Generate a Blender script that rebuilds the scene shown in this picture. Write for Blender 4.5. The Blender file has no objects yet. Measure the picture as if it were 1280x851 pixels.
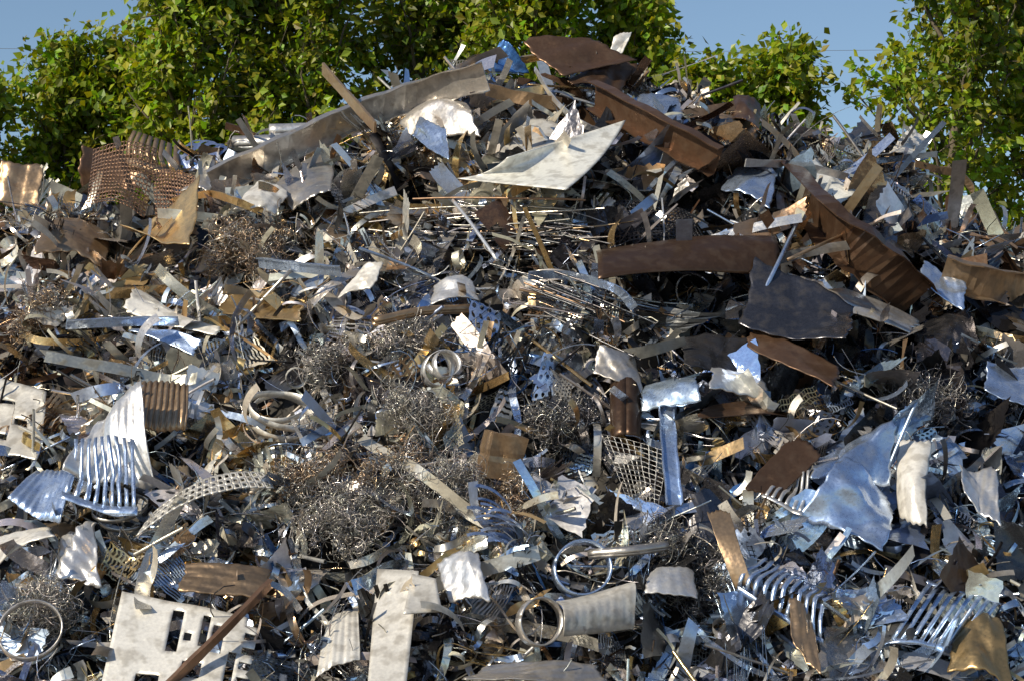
import bpy, math, numpy as np
from mathutils import Vector
rng=np.random.RandomState(7)
scene=bpy.context.scene
scene.view_settings.view_transform='Standard'
scene.view_settings.look='None'
scene.view_settings.exposure=0
# ------------------------------------------------------------ camera
CAM=np.array([0,-38.0,2.2]); PITCH=math.radians(5); LENS=85
cd=bpy.data.cameras.new("camera"); cam=bpy.data.objects.new("camera",cd); scene.collection.objects.link(cam)
cam.location=CAM; cam.rotation_euler=(math.radians(90)+PITCH,0,0); cd.lens=LENS; cd.sensor_width=36; cd.clip_end=2000
scene.camera=cam
# ------------------------------------------------------------ light
sd=np.array([-0.66,-0.50,0.54]); sd/=np.linalg.norm(sd)
el=math.asin(sd[2]); rot=math.atan2(sd[0],sd[1])
w=bpy.data.worlds.new("World"); scene.world=w; w.use_nodes=True
nt=w.node_tree; bg=nt.nodes['Background']; sky=nt.nodes.new('ShaderNodeTexSky'); sky.sky_type='NISHITA'
sky.sun_disc=False; sky.sun_elevation=el; sky.sun_rotation=rot; sky.air_density=1.0; sky.dust_density=0.2; sky.ozone_density=2.4
nt.links.new(sky.outputs[0],bg.inputs[0]); bg.inputs[1].default_value=0.108
ld=bpy.data.lights.new("sun",'SUN'); ld.energy=5.0; ld.angle=math.radians(0.5); ld.color=(1,0.88,0.67)
lo=bpy.data.objects.new("sun",ld); scene.collection.objects.link(lo)
lo.rotation_euler=Vector(sd).to_track_quat('Z','Y').to_euler()
# ------------------------------------------------------------ pile surface
RX=[-19,-14,-10.5,-8.7,-7.3,-6,-4.6,-3.3,-1.9,-0.5,0.8,2.2,3.5,4.9,6.2,7.6,8.7,11,14,19]
RZ=[0,3.5,7.0,7.75,8.0,8.15,8.6,9.15,9.65,9.95,10.15,9.95,9.7,9.35,8.8,8.0,7.3,5.6,3.2,0]
def H(x,y):
    x=np.asarray(x,float); y=np.asarray(y,float)
    R=np.interp(x,RX,RZ)
    y0=-7.2+0.10*np.maximum(0,np.abs(x)-4)**1.4
    t=np.clip((y-y0)/(3-y0),0,1); f=1-(1-t)**1.2
    s=np.clip((y-3)/9,0,1); b=1-s**1.3
    z=R*f*b
    m=np.clip(z/1.5,0,1)
    z=z+m*(0.22*np.sin(1.7*x+0.9*y+1)+0.2*np.sin(-1.1*x+2.3*y+2)+0.17*np.sin(3.7*x-1.2*y)+0.16*np.sin(2.9*x+4.1*y+.5)+.09*np.sin(7.1*x+3*y)+.08*np.sin(-4.3*x+6.7*y))
    return z
def PIT(x,y):
    a=np.sin(2.3*x+1.1*y+.4)*np.sin(1.9*y-1.5*x+1)+.7*np.sin(4.7*x-2.2*y)*np.sin(3.9*y+2.6*x+2)
    return np.clip(a*1.8-.2,0,1)*np.clip(H(x,y)/1.5,0,1)
def NRM(x,y):
    e=.05
    gx=(H(x+e,y)-H(x-e,y))/(2*e); gy=(H(x,y+e)-H(x,y-e))/(2*e)
    n=np.stack([-gx,-gy,np.ones_like(gx)],-1)
    return n/np.linalg.norm(n,axis=-1,keepdims=True)
cp,sp=math.cos(PITCH),math.sin(PITCH)
def survey(a,b):
    """bearing / elevation reading of the pile face -> real point on the pile surface"""
    k=36/LENS/1280
    d=np.array([(a-640)*k,cp,sp])+np.array([0,-sp,cp])*(425.5-b)*k
    T=np.arange(29,45,.02); P=CAM+T[:,None]*d
    hit=np.where(P[:,2]<H(P[:,0],P[:,1]))[0]
    if len(hit) and P[hit[0],1]<3.2: return P[hit[0]]
    t=(3.0-CAM[1])/d[1]; return CAM+t*d
# ------------------------------------------------------------ mesh accumulator (all quads)
class Acc:
    def __init__(s): s.v=[];s.f=[];s.c=[];s.p=[];s.s=[];s.n=0
    def add(s,P,F,col,prm,smooth=True):
        N,V,_=P.shape
        s.v.append(P.reshape(-1,3))
        s.f.append((F[None]+ (np.arange(N)*V)[:,None,None]+s.n).reshape(-1,4))
        s.c.append(np.repeat(col,V,0)); s.p.append(np.repeat(prm,V,0))
        sm=np.broadcast_to(np.asarray(smooth),(N,)); s.s.append(np.repeat(sm,len(F)))
        s.n+=N*V
    def build(s,name,mat,parent=None,solid=0):
        v=np.concatenate(s.v);f=np.concatenate(s.f);c=np.concatenate(s.c);p=np.concatenate(s.p);sm=np.concatenate(s.s)
        m=bpy.data.meshes.new(name); m.vertices.add(len(v)); m.vertices.foreach_set('co',v.astype(np.float32).ravel())
        m.loops.add(f.size); m.loops.foreach_set('vertex_index',f.astype(np.int32).ravel())
        m.polygons.add(len(f)); m.polygons.foreach_set('loop_start',np.arange(len(f),dtype=np.int32)*4)
        m.polygons.foreach_set('use_smooth',sm.astype(bool))
        m.update(calc_edges=True)
        for nm,a in (('Col',c),('Prm',p)):
            at=m.attributes.new(nm,'FLOAT_COLOR','POINT'); at.data.foreach_set('color',a.astype(np.float32).ravel())
        m.materials.append(mat); o=bpy.data.objects.new(name,m); scene.collection.objects.link(o)
        if parent: o.parent=parent
        if solid:
            md=o.modifiers.new('thickness','SOLIDIFY'); md.thickness=solid; md.offset=0
        return o
# ------------------------------------------------------------ materials
def N(nt,t,**k):
    n=nt.nodes.new(t)
    for a,b in k.items(): setattr(n,a,b)
    return n
def math_(nt,op,a,b=None,clamp=False):
    n=N(nt,'ShaderNodeMath',operation=op,use_clamp=clamp)
    for i,x in enumerate((a,b)):
        if x is None: continue
        if isinstance(x,(int,float)): n.inputs[i].default_value=x
        else: nt.links.new(x,n.inputs[i])
    return n.outputs[0]
def mixc(nt,f,a,b,mode='MIX'):
    n=N(nt,'ShaderNodeMix',data_type='RGBA',blend_type=mode)
    for i,x in ((0,f),(6,a),(7,b)):
        if isinstance(x,(int,float)): n.inputs[i].default_value=x
        elif isinstance(x,tuple): n.inputs[i].default_value=x
        else: nt.links.new(x,n.inputs[i])
    return n.outputs[2]
def noise(nt,vec,sc,det=4,rough=.6):
    n=N(nt,'ShaderNodeTexNoise'); n.inputs['Scale'].default_value=sc; n.inputs['Detail'].default_value=det; n.inputs['Roughness'].default_value=rough
    nt.links.new(vec,n.inputs['Vector']); return n.outputs['Fac']
def metal_mat(name):
    m=bpy.data.materials.new(name); m.use_nodes=True; nt=m.node_tree; B=nt.nodes['Principled BSDF']
    tc=N(nt,'ShaderNodeTexCoord').outputs['Object']
    a=N(nt,'ShaderNodeAttribute',attribute_name='Col'); p=N(nt,'ShaderNodeAttribute',attribute_name='Prm')
    sep=N(nt,'ShaderNodeSeparateColor'); nt.links.new(p.outputs['Color'],sep.inputs[0])
    n1=noise(nt,tc,3.6,5,.7); n2=noise(nt,tc,24,3,.65); n3=noise(nt,tc,5,2,.5)
    r=math_(nt,'MULTIPLY',math_(nt,'ADD',math_(nt,'SUBTRACT',n1,.84),math_(nt,'MULTIPLY',sep.outputs[1],.62)),6,True)
    rustc=mixc(nt,n2,(.045,.026,.017,1),(.24,.14,.08,1))
    base=mixc(nt,1.0,a.outputs['Color'],mixc(nt,n2,(.72,.72,.73,1),(1.15,1.15,1.15,1)),'MULTIPLY')
    dirt=math_(nt,'MULTIPLY',math_(nt,'MULTIPLY',math_(nt,'SUBTRACT',n3,.48,True),6,True),sep.outputs[2])
    base=mixc(nt,dirt,base,(.09,.07,.05,1))
    col=mixc(nt,r,base,rustc); nt.links.new(col,B.inputs['Base Color'])
    met=math_(nt,'MULTIPLY',a.outputs['Alpha'],math_(nt,'SUBTRACT',1.0,math_(nt,'MULTIPLY',math_(nt,'MAXIMUM',math_(nt,'MULTIPLY',r,.6),dirt),.85)))
    nt.links.new(met,B.inputs['Metallic'])
    ro=math_(nt,'ADD',math_(nt,'ADD',sep.outputs[0],math_(nt,'MULTIPLY',math_(nt,'SUBTRACT',n2,.5),.25)),math_(nt,'MULTIPLY',r,.12),True)
    nt.links.new(ro,B.inputs['Roughness'])
    bp=N(nt,'ShaderNodeBump'); bp.inputs['Strength'].default_value=.5; bp.inputs['Distance'].default_value=.03
    nt.links.new(math_(nt,'ADD',n3,math_(nt,'MULTIPLY',n2,.09)),bp.inputs['Height']); nt.links.new(bp.outputs[0],B.inputs['Normal'])
    return m
MET=metal_mat("scrap_metal")
def simple(name,c1,c2,sc,rough=.9,bump=.4):
    m=bpy.data.materials.new(name); m.use_nodes=True; nt=m.node_tree; B=nt.nodes['Principled BSDF']
    tc=N(nt,'ShaderNodeTexCoord').outputs['Object']; n=noise(nt,tc,sc,5,.7)
    nt.links.new(mixc(nt,n,c1,c2),B.inputs['Base Color']); B.inputs['Roughness'].default_value=rough
    bp=N(nt,'ShaderNodeBump'); bp.inputs['Strength'].default_value=bump; bp.inputs['Distance'].default_value=.1
    nt.links.new(n,bp.inputs['Height']); nt.links.new(bp.outputs[0],B.inputs['Normal']); return m
# ------------------------------------------------------------ palettes   rgb+metallic, (rough,rust,dirt)
PAL=[((.86,.85,.84,.80),(.36,.06,.25)),   #0 silver
     ((.54,.67,.90,.88),(.30,.03,.2)),   #1 galvanised, sky-blue reflection tinted into the base
     ((.90,.84,.72,.60),(.36,.12,.45)),   #2 pale
     ((.11,.11,.125,.85),(.28,.12,.3)),   #3 dark steel
     ((.135,.078,.048,.65),(.34,.45,.3)),   #4 rust
     ((.46,.32,.20,.82),(.34,.28,.4)),   #5 light rust
     ((.80,.56,.27,.88),(.32,.15,.3)),   #6 golden
     ((.07,.20,.52,.45),(.28,.05,.3)),    #7 blue
     ((.022,.022,.025,.5),(.30,.15,.2)),    #8 black
     ((.54,.51,.48,.85),(.36,.20,.5))]   #9 dull steel
PW=np.array([[18,6,15,15,10,11,9,0.8,11,17],   # warm/rust zone
             [32,18,17,10,1.2,5,5,1.2,10,13],     # centre silver
             [19,32,6,20,2,2,1.5,2.5,18,9]],float); PW/=PW.sum(1,keepdims=True)  # right side: blue and dark mix, shade and sky reflection put into colour
pc=np.array([p[0] for p in PAL]); pp=np.array([p[1]+(1,) for p in PAL])
def pick(P,mono=None):
    n=len(P); x,z=P[:,0],P[:,2]
    wr=np.clip((z-6.6)/1.5,0,1)+np.clip((-x-4)/3,0,1)*np.clip((z-3)/2,0,1); wr=np.clip(wr,0,.9)
    br=np.clip((x-.5)/3,0,1)*(1-wr)
    u=rng.rand(n); zone=np.where(u<wr,0,np.where(u<wr+br,2,1))
    idx=np.zeros(n,int)
    for k in range(3):
        mk=zone==k; idx[mk]=rng.choice(len(PAL),mk.sum(),p=PW[k])
    return tint(idx)
def tint(idx):
    n=len(idx); c=pc[idx].copy(); p=pp[idx].copy()
    c[:,:3]*=rng.uniform(.7,1.1,(n,1))*rng.uniform(.95,1.05,(n,3)); c=np.clip(c,0,.92)
    p[:,0]=np.clip(p[:,0]+rng.uniform(-.2,.14,n),.12,.8); p[:,1]=np.clip(p[:,1]+rng.uniform(-.2,.22,n),0,1); p[:,2]*=rng.uniform(.3,1.4,n)
    return c,p
# ------------------------------------------------------------ sampling & frames
def norm(a): return a/(np.linalg.norm(a,axis=-1,keepdims=True)+1e-9)
def sample(n,lo=-.55,hi=.08,back=.12,xr=(-10.5,10.5),yr=(-7.2,3.4)):
    x=rng.uniform(*xr,n); y=rng.uniform(*yr,n)
    k=int(n*back); x[:k]=rng.uniform(-16,16,k); y[:k]=rng.uniform(-7,10,k)
    nr=NRM(x,y); P=np.stack([x,y,H(x,y)],-1)+nr*(rng.uniform(lo,hi,n)-.55*PIT(x,y))[:,None]
    P[:,2]=np.maximum(P[:,2],.05); return P,nr
def frames(nr,bias,tdir=None,tj=1.0):
    n=len(nr); nn=norm(nr*bias+rng.normal(size=(n,3)))
    t=rng.normal(size=(n,3))*tj
    if tdir is not None: t=t+tdir
    t=norm(t-(t*nn).sum(1,keepdims=True)*nn); b=np.cross(nn,t)
    return np.stack([t,b,nn],2)
def xf(P,F,C): return np.einsum('nij,nvj->nvi',F,P)+C[:,None,:]
# ------------------------------------------------------------ templates
def gridT(nx,ny,drop=None):
    u,v=np.meshgrid(np.linspace(-.5,.5,nx+1),np.linspace(-.5,.5,ny+1),indexing='ij')
    i,j=np.meshgrid(np.arange(nx),np.arange(ny),indexing='ij'); a=i*(ny+1)+j
    f=np.stack([a,a+ny+1,a+ny+2,a+1],-1)
    if drop is not None:
        mk=np.array([[not drop((ii+.5)/nx,(jj+.5)/ny) for jj in range(ny)] for ii in range(nx)]); f=f[mk]
    return u.ravel(),v.ravel(),f.reshape(-1,4)
def holeT(nx,ny,fx,fy,octo=False):
    U=[];V=[];F=[]
    o=[(-1,-1),(0,-1),(1,-1),(1,0),(1,1),(0,1),(-1,1),(-1,0)]
    for i in range(nx):
        for j in range(ny):
            cx=(i+.5)/nx-.5; cy=(j+.5)/ny-.5; b=len(U)
            for (a,c) in o: U.append(cx+a*.5/nx);V.append(cy+c*.5/ny)
            for (a,c) in o:
                q=.72 if (octo and a and c) else 1
                U.append(cx+a*.5/nx*fx*q);V.append(cy+c*.5/ny*fy*q)
            for k in range(8):
                k2=(k+1)%8; F.append((b+k,b+k2,b+8+k2,b+8+k))
    return np.array(U),np.array(V),np.array(F)
def combT(n,fill,m=6,spine=.12,both=False):
    U=[];V=[];F=[]
    def strip(u0,u1,v0,v1,mm,nn=1):
        b=len(U)
        for i in range(nn+1):
            for j in range(mm+1): U.append(u0+(u1-u0)*i/nn);V.append(v0+(v1-v0)*j/mm)
        for i in range(nn):
            for j in range(mm):
                a=b+i*(mm+1)+j;F.append((a,a+mm+1,a+mm+2,a+1))
    for k in range(n):
        u=(k+.5)/n-.5; strip(u-fill*.5/n,u+fill*.5/n,-.5+spine,.5-(spine if both else 0),m)
    strip(-.5,.5,-.5,-.5+spine,1,n*2)
    if both: strip(-.5,.5,.5-spine,.5,1,n*2)
    return np.array(U),np.array(V),np.array(F)
G8=gridT(9,9)
SH=[G8,G8,gridT(9,9,lambda a,b:a>.6 and b>.55),gridT(9,9,lambda a,b:a<.35 and (b<.3 or b>.7)),
    gridT(9,9,lambda a,b:a+b>1.35),gridT(9,9,lambda a,b:a+b>1.25 or a+b<.35),gridT(9,9,lambda a,b:.35<a<.6 and b>.5),gridT(9,9,lambda a,b:a-b>.15)]
HO=[holeT(9,3,.6,.75),holeT(12,9,.62,.62,True),combT(9,.5),combT(13,.5,6,.1,True),holeT(14,10,.8,.8),combT(7,.6,6,.14,True),holeT(5,4,.55,.55,True),holeT(3,12,.8,.45)]
G3=gridT(3,2)
def sheets(acc,T,C,F,S,bend,crump,fold,col,prm,smooth,corr=None,ph=None):
    U,V,f=T; n=len(C); U=U[None];V=V[None]
    q=rng.uniform(-.22,.22,(n,4,2))
    wu=[(.5-U)*(.5-V),(.5+U)*(.5-V),(.5+U)*(.5+V),(.5-U)*(.5+V)]
    x=(U+sum(wu[i]*q[:,i,0:1] for i in range(4))+.02*np.sin(23*V+q[:,0,0:1]*50))*S[:,0:1]
    y=(V+sum(wu[i]*q[:,i,1:2] for i in range(4))+.02*np.sin(19*U+q[:,1,0:1]*50))*S[:,1:2]
    m=S.max(1,keepdims=True)
    if ph is None: ph=rng.uniform(0,math.pi,(n,1))
    c,s=np.cos(ph),np.sin(ph)
    d=x*c+y*s; e=-x*s+y*c; kk=bend[:,None]/m; kk=np.where(np.abs(kk)<1e-3,1e-3,kk)
    z=(1-np.cos(kk*d))/kk; d=np.sin(kk*d)/kk
    x2=d*c-e*s; y2=d*s+e*c
    for k in range(3):
        wv=rng.normal(size=(n,2))*(3+4*k)/m
        z=z+crump[:,None]*m/(1+k)*np.sin(wv[:,0:1]*x+wv[:,1:2]*y+rng.uniform(0,6.3,(n,1)))
    for k in range(2):
        ps=rng.uniform(0,6.3,(n,1))
        z=z+(fold[:,None]*rng.uniform(-1,1,(n,1)))*np.abs(x*np.cos(ps)+y*np.sin(ps)-rng.uniform(-.2,.2,(n,1))*m)
    if corr is not None: z=z+corr[:,None]*np.sin(U*2*math.pi*7)
    acc.add(xf(np.stack([x2,y2,z],-1),F,C),f,col,prm,smooth)
def cline(n,L,k1,k2,ka,drift,seg):
    s=np.linspace(-.5,.5,seg+1)[None]
    th=k1[:,None]*s+k2[:,None]*s*s*2+ka[:,None]*np.sin(rng.uniform(4,12,(n,1))*s+rng.uniform(0,6.3,(n,1)))
    ds=L[:,None]/seg
    x=np.cumsum(np.cos(th),1)*ds; z=np.cumsum(np.sin(th),1)*ds
    x-=x.mean(1,keepdims=True); z-=z.mean(1,keepdims=True)
    y=drift[:,None]*s+ (L*np.abs(ka)*.05)[:,None]*np.sin(rng.uniform(3,9,(n,1))*s+rng.uniform(0,6.3,(n,1)))
    return s,th,x,y,z
def ribbons(acc,C,F,L,W,k1,k2,ka,twist,drift,col,prm,seg=16):
    n=len(C); s,th,x,y,z=cline(n,L,k1,k2,ka,drift,seg)
    al=twist[:,None]*s; hw=W[:,None]/2
    wv=np.stack([-np.sin(th)*np.sin(al),np.cos(al),np.cos(th)*np.sin(al)],-1)*hw[...,None]
    P=np.stack([x,y,z],-1); Q=np.stack([P-wv,P+wv],2).reshape(n,-1,3)
    a=np.arange(seg)*2; f=np.stack([a,a+1,a+3,a+2],-1)
    acc.add(xf(Q,F,C),f,col,prm,True)
def wires(acc,C,F,L,R,k1,k2,ka,drift,col,prm,seg=12,sides=3):
    n=len(C); s,th,x,y,z=cline(n,L,k1,k2,ka,drift,seg)
    P=np.stack([x,y,z],-1); nr=np.stack([-np.sin(th),0*th,np.cos(th)],-1); yy=np.zeros_like(nr); yy[...,1]=1
    Q=np.stack([P+(nr*math.cos(2*math.pi*k/sides)+yy*math.sin(2*math.pi*k/sides))*R[:,None,None] for k in range(sides)],2).reshape(n,-1,3)
    f=[]
    for i in range(seg):
        for k in range(sides):
            f.append((i*sides+k,i*sides+(k+1)%sides,(i+1)*sides+(k+1)%sides,(i+1)*sides+k))
    acc.add(xf(Q,F,C),np.array(f),col,prm,True)
U_=rng.uniform
# ------------------------------------------------------------ pile
pile=bpy.data.objects.new("scrap_metal_pile",None); scene.collection.objects.link(pile)
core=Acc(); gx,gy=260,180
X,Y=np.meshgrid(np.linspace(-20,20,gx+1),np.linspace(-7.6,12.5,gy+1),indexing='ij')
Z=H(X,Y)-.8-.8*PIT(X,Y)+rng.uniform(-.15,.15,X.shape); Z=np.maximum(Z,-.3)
T=gridT(gx,gy); core.add(np.stack([X.ravel(),Y.ravel(),Z.ravel()],-1)[None],T[2],np.array([[.02,.018,.017,.2]]),np.array([[.7,.05,.1,1]]),False)  # near-black base colour, painted shade for the deep gaps between pieces
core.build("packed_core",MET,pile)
A=Acc()
def mass(cnt,lo,hi,s0,s1,bias,asp=(.35,.9),xr=(-10.5,10.5),yr=(-7.2,3.4),back=.1,pidx=None,tdir=None):
    for k,T in enumerate(SH):
        n=cnt//len(SH); C,nr=sample(n,lo,hi,back,xr,yr); F=frames(nr,bias,tdir)
        S=np.stack([U_(s0,s1,n),U_(s0,s1,n)*U_(*asp,n)],-1)
        c,p=pick(C) if pidx is None else tint(rng.choice(pidx,n)); soft=rng.rand(n)<.55
        sheets(A,T,C,F,S,np.where(rng.rand(n)<.4,U_(-2.8,2.8,n),U_(-.5,.5,n)),np.where(soft,.008,.03)*U_(.4,1.3,n),np.where(soft,.2,.6),c,p,soft)
mass(640,-.6,.0,.5,1.2,1.5)
mass(2500,-.55,.08,.18,.6,.8)
mass(480,-.25,.12,.6,1.5,1.0,(.2,.55),(-8.5,9.5),(-1.6,3.3),0,[0,2,3,4,5,9,9,0,3,8,1,2],np.array([[1.2,0,0]]))   # big plates near the top
mass(420,-.3,.1,.5,1.5,.9,(.3,.7),(1.0,10),(-7,.8),0,[1,1,1,0,3,3,0,9,8,8])          # right flank
mass(200,-.2,.2,.8,1.7,1.0,(.3,.6),(1.0,8.5),(-3.2,1.4),0,[3,8,4,3,3,8,9,5],np.array([[1.2,0,-.3]]))  # dark plates, upper right
mass(72,-.05,.3,.8,1.5,.9,(.45,.8),(2.5,9),(-6.8,-2),0,[1,1,0,3,1])
mass(220,-.3,.08,.4,.9,.9,(.3,.8),(-9,-3),(-6,1),0,[2,9,5,1,6,0,3,0])
A.build("sheet_offcuts",MET,pile)
A=Acc()
for T in HO:
    n=70; C,nr=sample(n,-.25,.08); F=frames(nr,1.2); S=np.stack([U_(.4,1.1,n),U_(.25,.7,n)],-1); c,p=pick(C)
    sheets(A,T,C,F,S,U_(-1.5,1.5,n),.01*U_(.4,1.5,n),np.full(n,.3),c,p,True)
n=50; C,nr=sample(n,-.2,.08); F=frames(nr,1.2); S=np.stack([U_(.4,.9,n),U_(.25,.6,n)],-1); c,p=pick(C)
sheets(A,gridT(42,4),C,F,S,U_(-1.5,1.5,n),.01*U_(.4,1.5,n),np.full(n,.2),c,p,True,np.full(n,.012))
A.build("punched_and_corrugated_sheets",MET,pile)
A=Acc()
n=4200; C,nr=sample(n,-.4,.12); F=frames(nr,.7,np.array([[1.,0,0]]),.9); c,p=pick(C)
ribbons(A,C,F,U_(.3,1.6,n),.03+.13*rng.rand(n)**1.8,np.where(rng.rand(n)<.3,U_(3,8,n),U_(-2.5,2.5,n)),U_(-2,2,n),U_(0,.6,n),U_(-2.5,2.5,n),U_(-.25,.25,n),c,p)
n=2300; C,nr=sample(n,-.2,.2,0); F=frames(nr,.8,np.array([[1.,0,0]]),.9); c,p=tint(rng.choice([0,0,2,2,1,1,9,6],n))   # bright ribbons on the surface
kz=(C[:,0]<2)|(rng.rand(n)<.4); C,F,c,p=C[kz],F[kz],c[kz],p[kz]; n=len(C)
ribbons(A,C,F,U_(.5,2.0,n),U_(.03,.13,n),np.where(rng.rand(n)<.5,U_(3,7,n),U_(-2.5,2.5,n)),U_(-2,2,n),U_(0,.5,n),U_(-2,2,n),U_(-.2,.2,n),c,p,seg=20)
n=240; C,nr=sample(n,-.1,.28,0,(-9,6),(-6.5,1)); F=frames(nr,.8,np.array([[1.,0,0]]),.8); c,p=tint(rng.choice([0,2,1,9,6],n))   # broad bent bands
ribbons(A,C,F,U_(1.1,2.5,n),U_(.10,.22,n),U_(-4,4,n),U_(-2,2,n),U_(0,.3,n),U_(-1.5,1.5,n),U_(-.2,.2,n),c,p,seg=24)
n=480; C,nr=sample(n,-.25,.12); F=frames(nr,.5); c,p=pick(C)   # curled bands
ribbons(A,C,F,U_(.8,2.4,n),U_(.04,.14,n),U_(5,13,n),U_(-3,3,n),U_(0,.3,n),U_(-.6,.6,n),U_(-.15,.15,n),c,p,seg=30)
n=400; C,nr=sample(n,-.2,.2,0,(-8.5,9.5),(-1.6,3.3)); F=frames(nr,1,np.array([[1.3,0,0]])); c,p=tint(rng.choice([4,5,9,3,2,0,1,6,0],n))
ribbons(A,C,F,U_(.9,2.8,n),U_(.08,.26,n),U_(-1,1,n),U_(-.8,.8,n),U_(0,.1,n),U_(-.5,.5,n),U_(-.05,.05,n),c,p)
A.build("strip_offcuts",MET,pile)
A=Acc()
n=4600; C,nr=sample(n,-.35,.18); F=frames(nr,.8,np.array([[.8,0,0]]),.9); c,p=pick(C); p[:,0]=np.maximum(p[:,0]-.08,.1)
wires(A,C,F,U_(.3,1.8,n),U_(.004,.011,n),U_(-2.5,2.5,n),U_(-3,3,n),U_(0,.7,n),U_(-.2,.2,n),c,p)
n=500; C,nr=sample(n,-.3,.18); F=frames(nr,1.,np.array([[.8,0,0]]),.9); c,p=pick(C)
wires(A,C,F,U_(.5,2.2,n),U_(.012,.03,n),U_(-.3,.3,n),U_(-.2,.2,n),U_(0,.06,n),U_(-.05,.05,n),c,p,seg=8,sides=6)
for b in range(210):
    C0,n0=sample(1,-.15,.05,0); F0=frames(n0,1.6,np.array([[1.5,0,0]]),1)[0]
    n=rng.randint(8,26); L0=U_(.5,1.5)
    C=C0+(rng.normal(size=(n,3))*np.array([.12,.16,.06]))@F0.T
    F=norm(F0[None]+rng.normal(size=(n,3,3))*.07); col,prm=pick(C0); 
    c=np.repeat(col,n,0)*U_(.8,1.1,(n,1)); c[:,3]=col[0,3]; p=np.repeat(prm,n,0); o=np.ones(n)
    k1,k2,ka=U_(-2,2)*o+U_(-.3,.3,n),U_(-2,2)*o+U_(-.3,.3,n),.2*U_(0,1,n)
    if b%2: ribbons(A,C,F,L0*U_(.7,1.2,n),U_(.03,.07)*o,k1,k2,ka,U_(-.6,.6,n),o*0,c,p)
    else: wires(A,C,F,L0*U_(.7,1.2,n),U_(.006,.013)*o,k1*.4,k2*.4,ka*.5,o*0,c,p)
A.build("wires_and_rods",MET,pile)
A=Acc()
n=6500; C,nr=sample(n,-.4,.1,.08); F=frames(nr,.5); c,p=pick(C); s=.035+.13*rng.rand(n)**2
sheets(A,G3,C,F,np.stack([s,s*U_(.2,.9,n)],-1),U_(-3,3,n),.02*np.ones(n),np.full(n,.3),c,p,False)
A.build("small_chips",MET,pile)
A=Acc()
TL=[(325,320,.75,.5,5),(560,625,.75,.5,9),(440,650,.75,.45,9),(385,600,.45,.35,5),(530,520,.5,.35,9),(640,645,.4,.5,5),(700,530,.45,.3,3),(60,400,.4,.3,5),
    (500,430,.6,.3,9),(900,735,.5,.4,3),(480,600,.45,.4,5),(400,455,.4,.3,9),(60,770,.45,.35,9),(840,690,.4,.25,3),(1150,500,.5,.3,3)]
for (a,b,rx,rz,pi) in TL:
    P0=survey(a,b); n=int(360*rx*rz/.3)+50
    q=norm(rng.normal(size=(n,3)))*(rng.rand(n,1)**.6)*1.1; C=P0+q*np.array([rx,.4,rz])*.9+np.array([0,-.12,.05])
    C+=.16*np.sin(C[:,[1,2,0]]*7)
    F=frames(rng.normal(size=(n,3)),0); c,p=tint(np.where(rng.rand(n)<.6,pi,9)); c[:,:3]=c[:,:3]*.95+.08; p[:,1]*=.3
    wires(A,C,F,U_(.4,1.7,n),np.full(n,.0058),U_(4,34,n),U_(-8,8,n),U_(0,1,n),U_(-.7,.7,n),c,p,seg=36)
A.build("swarf_turnings",MET,pile)

# ------------------------------------------------------------ distinct pieces
def style(i,rust=None,gain=1):
    c=np.array(PAL[i][0]); p=np.array(PAL[i][1]+(1,))
    if i==2: c=np.array([.88,.85,.79,.35])
    c[:3]=np.clip(c[:3]*gain,0,.92)
    if rust is not None: p[1]=rust*.7
    return c[None],p[None]
def patch(name,cs,pal,bu=0,bv=0,T=None,cr=.015,rust=None,gain=1,th=.016,smooth=True,corr=0,nc=7,fold=None):
    """sheet through four surveyed corners; off = metres proud of the pile"""
    plain=T is None
    if plain:
        q=rng.uniform(.05,.2,4); m=rng.randint(4)
        T=gridT(30,22,[lambda a,b:a/q[0]+b/q[1]<1,lambda a,b:(1-a)/q[0]+(1-b)/q[1]<1,lambda a,b:a/q[0]+(1-b)/q[1]<1,lambda a,b:False][m])
    U,V,f=T; W=[]
    for (a,b,off) in cs:
        P=survey(a,b); W.append(P+np.array([0,-off,0]))
    W=np.array(W); u=(U+.5)[:,None]; v=(V+.5)[:,None]
    nn=np.cross(W[1]-W[0],W[3]-W[0]); nn=nn/np.linalg.norm(nn)
    if nn[1]>0: nn=-nn
    sz=min(np.linalg.norm(W[1]-W[0]),np.linalg.norm(W[3]-W[0]),np.linalg.norm(W[2]-W[1]))*1.4
    if plain:
        u0,v0=u,v; k=rng.uniform(0,6,4)
        u=u0+.015*np.sin(9*v0+k[0])+.01*np.sin(27*v0+k[1]); v=v0+.025*np.sin(7*u0+k[2])+.012*np.sin(31*u0+k[3])
    P=(1-u)*(1-v)*W[0]+u*(1-v)*W[1]+u*v*W[2]+(1-u)*v*W[3]
    d=bu*3*u*(1-u)+bv*3*v*(1-v)+corr*np.sin(u*2*math.pi*nc)
    for k in range(4):
        a=rng.normal(size=2)*(4+4*k); d=d+cr*sz/(1+k)*np.sin(a[0]*u+a[1]*v+U_(0,6.3))
    fo=fold if fold is not None else (.10+cr*6 if cr>.008 else .02)
    for k in range(5):
        ps=U_(0,6.3); d=d+fo*sz*U_(-1,1)*np.abs((u-.5)*math.cos(ps)+(v-.5)*math.sin(ps)-U_(-.3,.3))
    P=P+nn*d; A=Acc(); c,p=style(pal,rust,gain); A.add(P[None],f,c,p,smooth)
    return A.build(name,MET,None,th)
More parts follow.
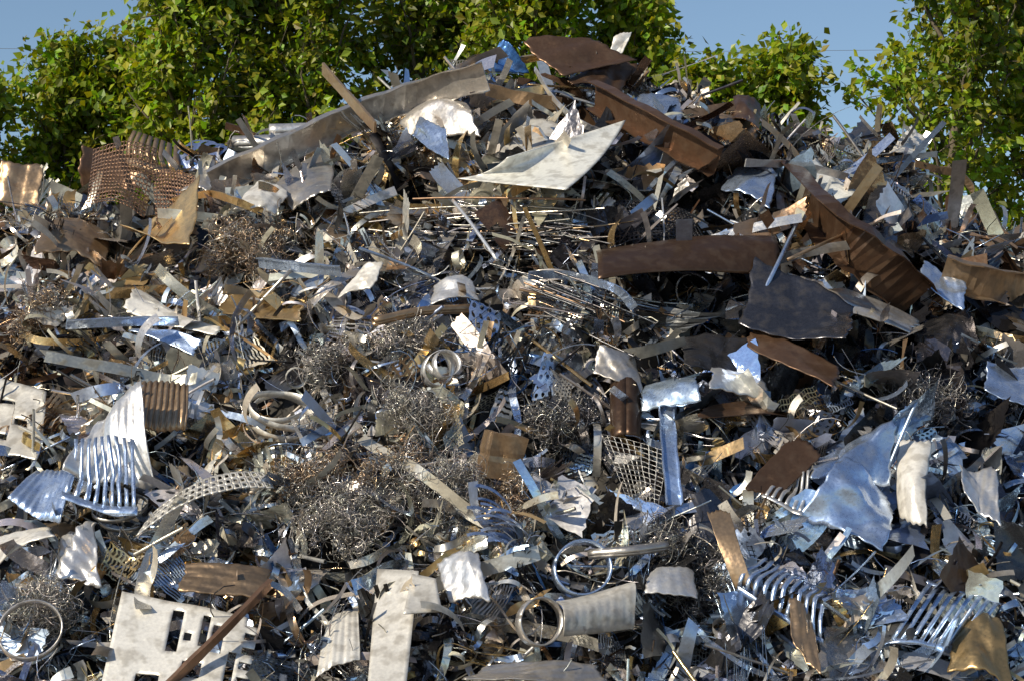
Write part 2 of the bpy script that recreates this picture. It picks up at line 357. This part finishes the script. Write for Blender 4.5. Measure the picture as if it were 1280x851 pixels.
def beam(name,pts,pal,w=.2,h=.1,kind='flat',rust=None,gain=1,up=(0,-.5,1),th=.02):
    """profile swept along surveyed points. kind flat|channel|angle|pipe"""
    P=np.array([survey(a,b)+np.array([0,-o,0]) for (a,b,o) in pts])
    t=np.linspace(0,len(P)-1,6*(len(P)-1)+1)
    i=np.minimum(t.astype(int),len(P)-2); fr=(t-i)[:,None]
    Pm=np.vstack([2*P[0]-P[1],P,2*P[-1]-P[-2]])
    p0,p1,p2,p3=Pm[i],Pm[i+1],Pm[i+2],Pm[i+3]
    Q=.5*(2*p1+(p2-p0)*fr+(2*p0-5*p1+4*p2-p3)*fr**2+(-p0+3*p1-3*p2+p3)*fr**3)
    tg=norm(np.gradient(Q,axis=0)); up=np.array(up,float); sdv=norm(np.cross(tg,up)); upv=np.cross(sdv,tg)
    prof={'flat':[(0,-.5),(0,.5)],'channel':[(1,-.5),(0,-.5),(0,.5),(1,.5)],'angle':[(0,-.5),(0,.5),(1,.5)],
          'pipe':[(math.cos(k*math.pi/8)*.5,math.sin(k*math.pi/8)*.5) for k in range(17)]}[kind]
    if kind=='pipe': h=w
    wob=(1+(.07 if kind!='pipe' else .02)*np.sin(np.arange(len(Q))*1.7+U_(0,6)))[:,None]
    V=np.stack([Q+(sdv*a*h+upv*b*w)*wob for (a,b) in prof],1); m=len(prof)
    V=V+(.012*np.sin(V[...,[0]]*9+V[...,[2]]*13)*np.array([0,1,0]) if kind!='pipe' else 0)
    V=V.reshape(-1,3); f=[]
    for k in range(len(Q)-1):
        for j in range(m-1): f.append((k*m+j,k*m+j+1,(k+1)*m+j+1,(k+1)*m+j))
    A=Acc(); c,p=style(pal,rust,gain); A.add(V[None],np.array(f),c,p,kind=='pipe')
    return A.build(name,MET,None,th)
def ring(name,a,b,off,R,W,pal,axis,turns=1.0,gain=1,th=.02,growth=.0,rust=None):
    P0=survey(a,b)+np.array([0,-off,0]); ax=norm(np.array(axis,float)); t=norm(np.cross(ax,[0.1,.2,1])); s=np.cross(ax,t)
    n=int(40*turns); th_=np.linspace(0,2*math.pi*turns,n+1); r=R*(1+growth*th_/6.28)*(1+.06*np.sin(2*th_)+(.12*np.sin(1.37*th_+1) if turns>1 else 0))
    c0=P0+np.outer(np.cos(th_)*r,t)+np.outer(np.sin(th_)*r,s)+(np.outer(np.sin(.6*th_)*W*1.6,ax) if turns>1 else 0)
    V=np.stack([c0-ax*W/2,c0+ax*W/2],1).reshape(-1,3); k=np.arange(n)*2
    A=Acc(); c,p=style(pal,rust,gain); A.add(V[None],np.stack([k,k+1,k+3,k+2],-1),c,p,True); return A.build(name,MET,None,th)
# crest
patch("curved_steel_sheet",[(574,236,1.0),(705,256,1.5),(777,172,1.6),(635,212,1.1)],2,0,-.16,cr=.002,fold=.01,rust=.0,gain=1.1,T=gridT(30,20))
patch("upright_steel_sheet",[(612,216,.7),(712,210,.9),(724,176,.8),(660,158,.7)],2,.05,0,cr=.004,fold=.02,rust=.1,gain=.75)
patch("folded_steel_sheet",[(495,170,.8),(600,178,.8),(585,135,.6),(530,140,.6)],9,.1,.1,rust=.2,gain=1.6)
beam("bent_steel_beam",[(272,238,.9),(360,200,1.1),(450,160,1.2),(530,132,1.1),(608,110,1.0)],9,.46,.15,'channel',rust=.5,gain=1.05)
beam("flat_steel_bar",[(410,102,1.1),(475,178,1.4)],5,.2,.04,'flat',rust=.2,th=.04,gain=1.3)
patch("blue_steel_sheet",[(606,98,.4),(662,98,.4),(640,70,.3),(628,54,.3)],7,.0,.03,rust=.1,gain=.9)
beam("rusty_steel_beam",[(742,130,.9),(815,170,.95),(893,212,.9)],4,.5,.18,'channel',rust=.6,gain=1.3)
patch("rusty_steel_plate",[(648,72,.3),(700,112,.6),(792,92,.5),(735,62,.2)],4,.05,.05,rust=.6,gain=1.2)
patch("rusty_steel_plate",[(700,118,.6),(770,128,.6),(800,80,.3),(745,88,.4)],4,.1,.0,rust=.7)
patch("rusty_steel_plate",[(860,140,.5),(945,175,.6),(952,140,.4),(880,118,.3)],5,.05,.0,rust=.4)
patch("crumpled_steel_sheet",[(760,78,.2),(778,70,.2),(790,42,.1),(768,48,.1)],2,.03,0,rust=.1)
beam("steel_strip",[(668,98,.8),(690,135,.9),(720,165,1),(752,180,1)],0,.1,.03,'flat')
beam("steel_strip",[(590,115,.6),(640,130,.7),(700,140,.7)],5,.22,.03,'flat',rust=.5)
beam("timber_plank",[(648,78,.2),(700,70,.2),(752,60,.15)],6,.1,.08,'channel',rust=.2)
patch("steel_sheet",[(520,185,.6),(565,215,.7),(560,175,.6),(530,165,.5)],1,.05,0)
patch("steel_sheet",[(790,150,.6),(850,165,.7),(850,135,.5),(800,128,.5)],1,.05,0,gain=.8)
patch("rusty_steel_sheet",[(905,160,.5),(945,175,.5),(948,145,.4),(915,135,.4)],4,.15,0,rust=.6)
beam("steel_strip",[(925,215,.9),(990,218,.9),(1050,232,.9)],0,.12,.03,'flat')
beam("steel_pipe",[(296,186,.4),(360,184,.4)],0,.28,.2,'pipe',gain=.6)
beam("steel_pipe",[(340,170,.4),(398,168,.4)],0,.24,.2,'pipe',gain=.8)
patch("steel_sheet",[(303,265,.9),(350,278,.9),(372,238,.8),(330,232,.7)],2,.08,0,rust=.2)
patch("rusty_steel_sheet",[(365,262,.7),(415,245,.8),(430,190,.8),(345,235,.6)],9,.12,0,rust=.4)
# upper left
patch("wire_mesh_basket",[(118,272,.7),(190,285,.8),(205,205,.5),(122,195,.4)],4,.3,0,T=holeT(18,16,.74,.74),rust=.4,th=.01,gain=1.6,fold=.15)
patch("rusty_steel_shell",[(100,240,.2),(190,235,.3),(195,200,.1),(102,180,.1)],4,-.3,0,rust=.6,gain=1.3)
patch("wire_mesh_panel",[(205,300,.8),(255,290,.8),(250,230,.6),(195,235,.6)],4,.1,.1,T=holeT(14,14,.7,.7,True),rust=.4,th=.01,fold=.15,gain=2)
patch("golden_folded_sheet",[(165,312,.9),(252,335,1.2),(266,268,1),(212,298,.8)],6,.12,-.05,rust=.15,fold=.3,gain=1.1)
beam("curled_steel_strip",[(225,262,.9),(270,255,1.1),(300,262,1),(335,275,.9)],6,.12,.03,'flat')
patch("rusty_steel_sheet",[(60,300,.7),(150,325,.8),(140,270,.6),(75,262,.5)],5,.1,.05,rust=.5)
patch("rusty_steel_sheet",[(0,262,.3),(55,265,.4),(58,210,.2),(5,205,.2)],5,.1,.0,rust=.5,gain=.9)
patch("rusty_steel_sheet",[(158,215,.2),(235,232,.3),(225,185,.1),(168,165,.1)],5,.1,.05,rust=.5,T=combT(8,.75,6,.3),fold=.2)
patch("bent_steel_sheet",[(235,252,.7),(272,256,.7),(276,208,.5),(262,215,.5)],9,.1,.0,rust=.3,gain=1.3)
beam("rusty_flat_bar",[(284,160,.2),(310,170,.3),(338,182,.3)],4,.12,.06,'flat',th=.04)
beam("galvanized_strip",[(330,336,.8),(380,342,.8),(430,347,.8)],1,.16,.05,'angle')
# right crest
patch("curled_steel_sheet",[(1002,212,.8),(1040,268,1.1),(1072,240,1.0),(1015,205,.7)],2,-.15,.05,rust=.15,gain=1.1)
patch("steel_sheet",[(895,240,.8),(955,262,.9),(965,225,.8),(925,195,.6)],1,.06,0,rust=.1)
patch("white_bent_sheet",[(1112,192,.2),(1148,205,.3),(1155,180,.2),(1138,158,.1)],2,.08,0,rust=.05)
beam("rusty_channel",[(985,235,.8),(1035,290,.9),(1085,335,.9),(1132,385,.9)],4,.7,.25,'channel',rust=.55,gain=.9)
patch("rusty_tank_shell",[(745,358,.8),(968,354,.9),(962,305,.7),(742,320,.6)],4,.15,.15,rust=.4,gain=.7,T=gridT(30,16),fold=.05)
patch("dark_steel_sheet",[(760,318,.6),(870,310,.7),(860,268,.5),(765,262,.5)],3,.1,.05,rust=.3,gain=.6,T=holeT(20,10,.7,.7,True),fold=.1)
patch("steel_sheet",[(960,372,.9),(1130,418,1.1),(1140,400,1.1),(985,340,.8)],9,.06,0,rust=.3,gain=1.4)
beam("rusty_plank_beam",[(1168,345,.8),(1230,362,.8),(1295,378,.8)],5,.5,.15,'channel',rust=.4,gain=1.0)
patch("steel_sheet",[(1218,505,.6),(1285,525,.6),(1285,480,.4),(1225,470,.4)],1,.1,0)
beam("curved_steel_hoop",[(1130,205,.3),(1165,215,.3),(1195,222,.3),(1212,245,.3),(1198,272,.4)],5,.13,.03,'flat',rust=.3)
patch("steel_sheet",[(1135,365,.9),(1190,398,.9),(1195,365,.8),(1145,335,.7)],1,.05,0)
patch("dark_steel_plate",[(920,430,.7),(1050,460,.8),(1060,400,.7),(940,355,.6)],3,.1,0,rust=.2)
patch("dark_steel_plate",[(1140,470,.6),(1225,510,.7),(1210,400,.6),(1140,390,.5)],3,.1,0,rust=.2,gain=.8)
patch("dark_steel_plate",[(1060,330,.5),(1130,340,.6),(1140,270,.5),(1075,260,.4)],3,.1,0,rust=.4)
patch("dark_steel_plate",[(850,470,.6),(925,480,.6),(930,430,.5),(845,430,.5)],8,.1,0,rust=.3,gain=2)
# centre
for k,(a,b,c_,d_,n_,pl) in enumerate([(475,300,750,292,34,9),(560,262,750,305,20,3),(660,375,840,415,26,9),(650,352,780,400,16,3)]):
    A=Acc(); P0=survey(a,b);P1=survey(c_,d_); n=n_; ax=norm(P1-P0); L=np.linalg.norm(P1-P0)
    C=(P0+P1)/2+np.outer(rng.normal(size=n)*.3,ax)+rng.normal(size=(n,3))*np.array([.05,.12,.2])+np.array([0,-.45,0])
    tt=norm(ax+rng.normal(size=(n,3))*.035); nn=norm(np.cross(tt,[0,-.7,.7])); F=np.stack([tt,np.cross(nn,tt),nn],2)
    c,p=tint(rng.choice([pl,3,5],n,p=[.45,.35,.2])); oo=np.ones(n)
    wires(A,C,F,L*U_(.5,1.05,n),U_(.010,.018,n),U_(-.35,.35,n),U_(-.3,.3,n),oo*.03,oo*0,c,p,seg=8,sides=6); A.build("steel_rod_bundle",MET)
beam("steel_tie_strip",[(822,262,1.1),(824,310,1.2),(817,360,1.2)],0,.07,.02,'flat')
beam("thin_steel_rod",[(568,262,1),(590,290,1),(622,335,1)],0,.035,.02,'pipe',gain=1.2)
beam("thin_steel_rod",[(940,385,1.1),(965,335,1.1),(987,290,1)],1,.04,.02,'pipe')
beam("thin_steel_rod",[(975,335,1),(1030,310,1),(1088,287,1)],5,.035,.02,'pipe')
beam("thin_steel_rod",[(370,345,.8),(300,420,.9)],9,.04,.02,'pipe')
patch("hooked_steel_strip",[(165,385,.8),(280,420,.9),(285,405,.9),(182,360,.8)],2,-.15,.05,rust=.1)
patch("rusty_board",[(275,395,.5),(378,408,.6),(385,378,.5),(290,372,.4)],6,.0,.0,rust=.3,gain=.7,cr=.005)
patch("galvanized_bent_sheet",[(170,425,.8),(250,450,.9),(262,435,.9),(190,415,.7)],1,.08,0)
beam("galvanized_strip",[(95,412,.8),(180,408,.8),(232,408,.8)],1,.14,.05,'angle')
beam("steel_strip",[(660,352,.8),(710,352,.8),(765,368,.8),(790,392,.8)],1,.13,.03,'flat')
beam("rusty_steel_pipe",[(470,408,.7),(530,395,.7),(590,392,.7)],5,.12,.02,'pipe')
patch("pale_bent_sheet",[(425,385,.7),(470,372,.8),(485,340,.7),(455,350,.6)],2,.15,0,rust=.1)
patch("pale_bent_sheet",[(540,385,.7),(600,380,.8),(590,358,.7),(545,362,.6)],0,.12,0,rust=.1)
patch("rolled_steel_sheet",[(798,515,.8),(872,505,.9),(868,478,.8),(800,480,.7)],1,.0,.12,rust=.05,gain=1.1)
patch("rolled_steel_sheet",[(872,505,.9),(950,512,.9),(935,475,.7),(880,472,.7)],0,.05,.12,rust=.1,gain=1.1)
beam("rusty_half_pipe",[(780,475,.4),(780,520,.5),(780,556,.5)],4,.42,.2,'pipe',rust=.4,up=(1,0,0),gain=.6)
beam("galvanized_channel",[(828,512,.8),(832,570,.8),(838,632,.8)],1,.2,.06,'channel',up=(1,.1,0),gain=1.0)
patch("rusty_steel_plate",[(925,610,.7),(960,628,.8),(1020,570,.8),(985,545,.6)],4,0,0,rust=.6,cr=.006)
patch("rusty_steel_plate",[(925,440,1),(1030,500,1),(1040,470,.9),(935,415,.9)],4,.05,0,rust=.5,gain=1.1)
patch("rusty_steel_plate",[(870,520,.7),(985,520,.7),(950,505,.6),(880,505,.6)],4,.05,0,rust=.7)
patch("wire_grid_panel",[(770,615,.7),(820,632,.7),(828,565,.6),(750,545,.6)],0,.0,.0,T=holeT(9,12,.88,.88),th=.008,gain=.5,fold=.2)
def block(name,a,b,off,s,pal,rot):
    import bmesh
    P=survey(a,b)+np.array([0,-off,0]); bm=bmesh.new(); bmesh.ops.create_cube(bm,size=1)
    bmesh.ops.subdivide_edges(bm,edges=bm.edges[:],cuts=7,use_grid_fill=True)
    for v in bm.verts:
        n=.05*math.sin(9*v.co.x+5*v.co.z)+.04*math.sin(13*v.co.y+v.co.x*7)
        g=-.06 if (abs(v.co.z-.05)<.07) else 0
        v.co=Vector((v.co.x*s[0]*(1+n+g),v.co.y*s[1]*(1+n+g),v.co.z*s[2]*(1-n)))
    m=bpy.data.meshes.new(name); bm.to_mesh(m); bm.free()
    c,p=style(pal)
    for nm,x in (('Col',c),('Prm',p)):
        at=m.attributes.new(nm,'FLOAT_COLOR','POINT'); at.data.foreach_set('color',np.repeat(x,len(m.vertices),0).astype(np.float32).ravel())
    m.materials.append(MET); o=bpy.data.objects.new(name,m); scene.collection.objects.link(o); o.location=P; o.rotation_euler=rot
block("rusty_metal_block",628,572,.6,(.52,.45,.62),5,(.15,.12,.35))
ring("steel_band_coil",355,520,.6,.38,.10,2,(.25,-.6,.9),2.6,growth=.15,rust=.2,th=.008)
ring("steel_band_coil",552,463,.55,.2,.12,0,(.6,-.8,.3),2.2,rust=.1,th=.008,growth=.1)
ring("steel_pipe_ring",726,710,.6,.38,.16,1,(.25,-1,.35),1.0,th=.03,rust=.1)
ring("steel_pipe_ring",674,775,.6,.31,.14,9,(.6,-1,.2),1.0,th=.02,rust=.3,gain=1.3)
ring("steel_hoop",48,786,.55,.40,.14,9,(.2,-1,.4),1.0,th=.02,rust=.3,gain=1.5)
ring("steel_hoop",160,640,.5,.36,.06,9,(.1,-.6,.9),1.4,th=.01)
ring("steel_hoop",300,745,.5,.3,.06,0,(.3,-.9,.4),1.2,th=.01)
patch("perforated_steel_band",[(182,672,.8),(350,612,.8),(335,592,.7),(195,645,.7)],2,.3,-.0,T=holeT(18,3,.5,.6),rust=.3,gain=.8,fold=.04)
patch("corrugated_steel_sheet",[(172,535,.7),(238,545,.7),(240,490,.6),(178,485,.6)],5,.05,0,T=gridT(56,6),corr=.018,nc=9,rust=.4,fold=.25)
patch("crumpled_aluminium_sheet",[(100,610,.7),(200,600,.8),(205,525,.6),(128,525,.6)],0,.1,.1,T=gridT(56,12),corr=.004,nc=9,rust=.05,cr=.04,fold=.5)
patch("comb_cut_sheet",[(100,640,.75),(190,655,.8),(195,575,.7),(112,565,.7)],1,.05,.05,T=combT(9,.5),rust=.05,fold=.3)
patch("punched_steel_sheet",[(-8,575,.5),(52,572,.6),(66,492,.5),(0,480,.4)],2,.05,0,T=gridT(24,24,lambda a,b:(.2<a<.4 and .2<b<.3) or (.5<a<.7 and .45<b<.55) or (.15<a<.5 and .7<b<.76)),rust=.35,gain=.75)
patch("corrugated_steel_sheet",[(25,640,.7),(90,668,.8),(108,605,.7),(58,600,.6)],1,.1,0,T=gridT(56,6),corr=.008,nc=8,fold=.25)
patch("crumpled_steel_sheet",[(0,718,.7),(90,680,.8),(70,655,.7),(0,680,.6)],2,.1,.1,rust=.2,cr=.04)
patch("crumpled_steel_sheet",[(75,725,.7),(125,715,.8),(138,660,.7),(90,655,.6)],0,.1,.1,rust=.1,cr=.04)
# bottom
def plateT():
    return gridT(36,24,lambda a,b:(abs(a-.42)<.04 and .5<b<.9) or (abs(a-.6)<.06 and .25<b<.42) or (abs(a-.3)<.08 and .16<b<.26) or (.7<a<.78 and .55<b<.85) or (.84<a<.9 and .2<b<.6) or (a>.93 and int(b*12)%2) or (abs(a-.52)<.03 and .62<b<.7) or (.6<a<.66 and .6<b<.9))
patch("punched_steel_plate",[(135,868,.7),(310,880,.7),(330,775,.5),(160,738,.5)],2,.03,0,T=plateT(),rust=.15,gain=1.05,cr=.005)
patch("painted_steel_strip",[(462,885,.9),(508,885,.9),(526,712,.8),(476,710,.8)],2,.0,0,rust=.0,cr=.001,gain=.85,fold=.02,T=gridT(10,20))
patch("painted_steel_sheet",[(508,765,.85),(555,762,.85),(547,722,.8),(518,716,.8)],2,.0,0,rust=.0,cr=.002,gain=.8,fold=.02,T=gridT(10,10))
beam("rusty_flat_bar",[(212,862,.9),(280,795,.9),(345,728,.8)],4,.16,.06,'angle',rust=.4,gain=1.8)
patch("corrugated_steel_can",[(700,800,.8),(790,778,.8),(786,728,.6),(694,740,.6)],2,.0,.28,T=gridT(90,14),corr=.0015,nc=9,rust=.5,gain=.7,fold=.2,cr=.012)
beam("steel_pipe",[(735,692,.6),(785,688,.6),(830,682,.6)],9,.12,.1,'pipe',gain=.9)
patch("crumpled_steel_sheet",[(995,640,.8),(1090,690,1.0),(1110,625,.9),(1040,590,.8)],1,.1,.0,rust=.05,cr=.03,fold=.5)
patch("crumpled_steel_sheet",[(1000,612,.8),(1100,600,1.0),(1105,542,.8),(1020,558,.7)],1,.1,.05,rust=.1,cr=.03,gain=.9,fold=.5)
patch("crumpled_steel_sheet",[(1100,640,1.0),(1140,655,1.0),(1148,550,.8),(1105,542,.8)],2,.1,.0,rust=.1,cr=.03,gain=1.0,fold=.5)
patch("slotted_steel_sheet",[(1110,775,.8),(1200,800,.9),(1245,740,.8),(1165,695,.7)],1,.05,.0,T=combT(9,.5,8,.06,True),rust=.1,fold=.4,cr=.03)
patch("slotted_steel_sheet",[(915,740,.7),(1010,790,.8),(1030,740,.7),(945,690,.6)],1,.05,.05,T=combT(11,.5,8,.1),rust=.1,fold=.4,cr=.03)
patch("slotted_steel_sheet",[(955,640,.6),(1000,655,.6),(1010,595,.6),(970,600,.5)],0,.05,.0,T=combT(6,.5,8,.1),rust=.1,fold=.3)
patch("torn_steel_sheet",[(1192,640,.7),(1235,670,.8),(1232,610,.7),(1190,590,.6)],0,.1,.05,rust=.1,cr=.03)
patch("brass_sheet",[(1175,830,.6),(1250,860,.7),(1240,770,.5),(1190,775,.5)],6,.1,.1,rust=.3,cr=.03,gain=.6)
patch("bent_steel_strip",[(910,730,.8),(935,735,.8),(905,640,.8),(878,640,.7)],5,.0,.2,rust=.3,gain=1.0,cr=.004)
patch("steel_sheet",[(400,840,.7),(452,815,.7),(450,752,.5),(412,775,.5)],2,.05,0,rust=.1,T=gridT(40,6),corr=.005,nc=6,fold=.2)
patch("steel_sheet",[(560,740,.6),(612,745,.7),(598,692,.5),(545,695,.5)],0,.05,.05,rust=.1)
patch("rusty_steel_sheet",[(230,735,.6),(330,750,.7),(345,715,.5),(240,705,.5)],5,.1,0,rust=.4,gain=.8)
patch("rusty_steel_sheet",[(580,850,.6),(760,858,.7),(745,830,.5),(610,828,.5)],9,.05,.0,rust=.4,fold=.25)
patch("bent_steel_plate",[(985,800,.7),(1015,845,.7),(1005,760,.5),(975,755,.5)],5,.05,0,rust=.5)
patch("steel_sheet",[(800,745,.6),(868,745,.6),(862,712,.5),(812,710,.5)],0,.1,.05,rust=.2)
patch("steel_sheet",[(740,470,.6),(800,500,.6),(790,455,.5),(745,440,.5)],9,.1,.05,rust=.3)
# ------------------------------------------------------------ ground
g=Acc(); T=gridT(4,4); g.add(np.stack([T[0]*900,T[1]*900,0*T[0]],-1)[None],T[2],np.array([[.1,.1,.1,0]]),np.array([[.9,0,0,1]]))
g.build("ground",simple("dirt",(.10,.08,.06,1),(.24,.20,.15,1),.8))
# ------------------------------------------------------------ trees
def leaf_mat():
    m=bpy.data.materials.new("leaves"); m.use_nodes=True; nt=m.node_tree; B=nt.nodes['Principled BSDF']
    a=N(nt,'ShaderNodeAttribute',attribute_name='Col'); nt.links.new(a.outputs['Color'],B.inputs['Base Color']); B.inputs['Roughness'].default_value=.42
    tr=N(nt,'ShaderNodeBsdfTranslucent'); nt.links.new(mixc(nt,1.0,a.outputs['Color'],(1.6,1.7,.5,1),'MULTIPLY'),tr.inputs[0])
    mx=N(nt,'ShaderNodeMixShader'); mx.inputs[0].default_value=.38; nt.links.new(B.outputs[0],mx.inputs[1]); nt.links.new(tr.outputs[0],mx.inputs[2])
    nt.links.new(mx.outputs[0],nt.nodes['Material Output'].inputs[0]); return m
LEAF=leaf_mat(); BARK=simple("bark",(.06,.045,.03,1),(.2,.17,.13,1),8)
def tube(acc,P,r,sides=5):
    n=len(P); tg=norm(np.gradient(P,axis=0)); a=norm(np.cross(tg,[.3,.9,.1])); b=np.cross(tg,a)
    V=np.stack([P+(a*math.cos(6.283*k/sides)+b*math.sin(6.283*k/sides))*r[:,None] for k in range(sides)],1).reshape(-1,3)
    f=[(i*sides+k,i*sides+(k+1)%sides,(i+1)*sides+(k+1)%sides,(i+1)*sides+k) for i in range(n-1) for k in range(sides)]
    acc.add(V[None],np.array(f),np.array([[.1,.1,.1,0]]),np.array([[.9,0,0,1]]))
def tree(x,y,Ht,Rc,z0,dark=1.0,dens=1.0,ls=.24,twig=12,limbs=48):
    root=bpy.data.objects.new("deciduous_tree",None); scene.collection.objects.link(root); root.location=(0,0,0)
    W=Acc(); Lf=Acc()
    t=np.linspace(0,1,9); tr=np.stack([x+.25*np.sin(t*5+x),y+.25*np.sin(t*4+2*x),t*Ht*.93],-1); tube(W,tr,.20*(1-t)**.8*Ht/15+.02,8)
    C=[];D=[]
    for i in range(limbs):
        h=((i+rng.rand())/limbs)**.8; zz=z0+(Ht*.95-z0)*h
        b=np.array([np.interp(zz,tr[:,2],tr[:,k]) for k in range(3)])
        az=i*2.4+rng.uniform(-.5,.5); prof=math.sin(math.pi*min(1,(.12+.88*h)))**.6*(1-.4*h)
        L=Rc*prof*rng.uniform(.5,1.4)+.5; upk=rng.uniform(.35,.9)+h*.9
        s=np.linspace(0,1,6)[:,None]; d=np.array([math.cos(az),math.sin(az),upk]); d/=np.linalg.norm(d)
        P=b+d*L*s+np.array([0,0,.25*L])*s*s+rng.normal(size=(6,3))*.05*s*L
        tube(W,P,(.05*(1-s[:,0])+.010)*Ht/15,4)
        low=.35 if zz<6 else 1; br=rng.uniform(.6,1.2)
        for j in range(int(twig*low)):
            q=rng.uniform(.15,1.0); b2=np.array([np.interp(q,s[:,0],P[:,k]) for k in range(3)])
            dd=norm(d*.5+rng.normal(size=3)*.6+np.array([0,0,.35])); l2=rng.uniform(.5,1.25)
            s2=np.linspace(0,1,4)[:,None]; P2=b2+dd*l2*s2+np.array([0,0,-.15])*s2**2
            tube(W,P2,.012*(1-s2[:,0])+.005,3)
            m=int(rng.uniform(14,30)*dens); qq=rng.rand(m)**.7
            C.append(b2+dd*l2*qq[:,None]+rng.normal(size=(m,3))*.12); D.append(np.concatenate([np.repeat(dd[None],m,0),np.full((m,1),br)],1))
    C=np.concatenate(C);D=np.concatenate(D); n=len(C); br=D[:,3]; D=D[:,:3]
    d=norm(D*.5+rng.normal(size=(n,3))*.55+np.array([0,0,-.55])); sdd=norm(np.cross(d,rng.normal(size=(n,3))*.7+np.array([-.6,-.6,.5]))); nn=np.cross(sdd,d)
    l=(ls*U_(.6,1.25,n))[:,None]; wd=l*.33
    V=np.stack([C,C+d*l*.45+sdd*wd+nn*l*.08,C+d*l,C+d*l*.45-sdd*wd+nn*l*.08],1)
    col=np.stack([U_(.19,.36,n),U_(.27,.42,n),U_(.012,.032,n),np.ones(n)],-1); cl=U_(.5,1.1,n)*dark*br; col[:,:3]*=cl[:,None]
    Lf.add(V,np.array([[0,1,2,3]]),col,np.ones((n,4)),False)
    W.build("trunk_and_limbs",BARK,root); Lf.build("foliage",LEAF,root)
for a in [(-12.0,15,12.4,2.0,3),(-10.2,16,13.6,1.6,3),(-8.8,17,13.8,1.4,3),(-7.2,14.5,16.4,2.2,3),(-5.6,17,17.5,2.2,3),(-4.2,15,18.3,2.3,3),(-2.3,16.5,18,2.3,3,.8),(-.7,17.5,16.8,2.2,3,.8),(.8,15,16.2,2.0,3,1),(2.5,16,15.2,1.6,3),
          (4.2,15,12.9,1.1,3),(6.3,15.5,13.3,1.2,3),(9.7,15,18.3,2.4,3),(11.8,16.5,18,2.5,3),(16,15,17,3,3),(-16,16,12,3,3)]:
    tree(*a)
# ------------------------------------------------------------ distant power line
pl=bpy.data.objects.new("power_line",None); scene.collection.objects.link(pl); W=Acc()
s=np.linspace(-1,1,41); P=np.stack([s*60,52+0*s,21.0+1.2*s*s],-1); tube(W,P,np.full(41,.007),4)
W.build("cable",BARK,pl); W=Acc()
for sx in (-60,60):
    P=np.array([[sx,52,0],[sx,52,12],[sx,52,22.8]]); tube(W,P,np.array([.25,.2,.15]),8); P=np.array([[sx-1,52,22.1],[sx,52,22.18],[sx+1,52,22.1]]); tube(W,P,np.full(3,.08),4)
W.build("poles",BARK,pl)
print("verts",sum(len(o.data.vertices) for o in scene.objects if o.type=='MESH'))
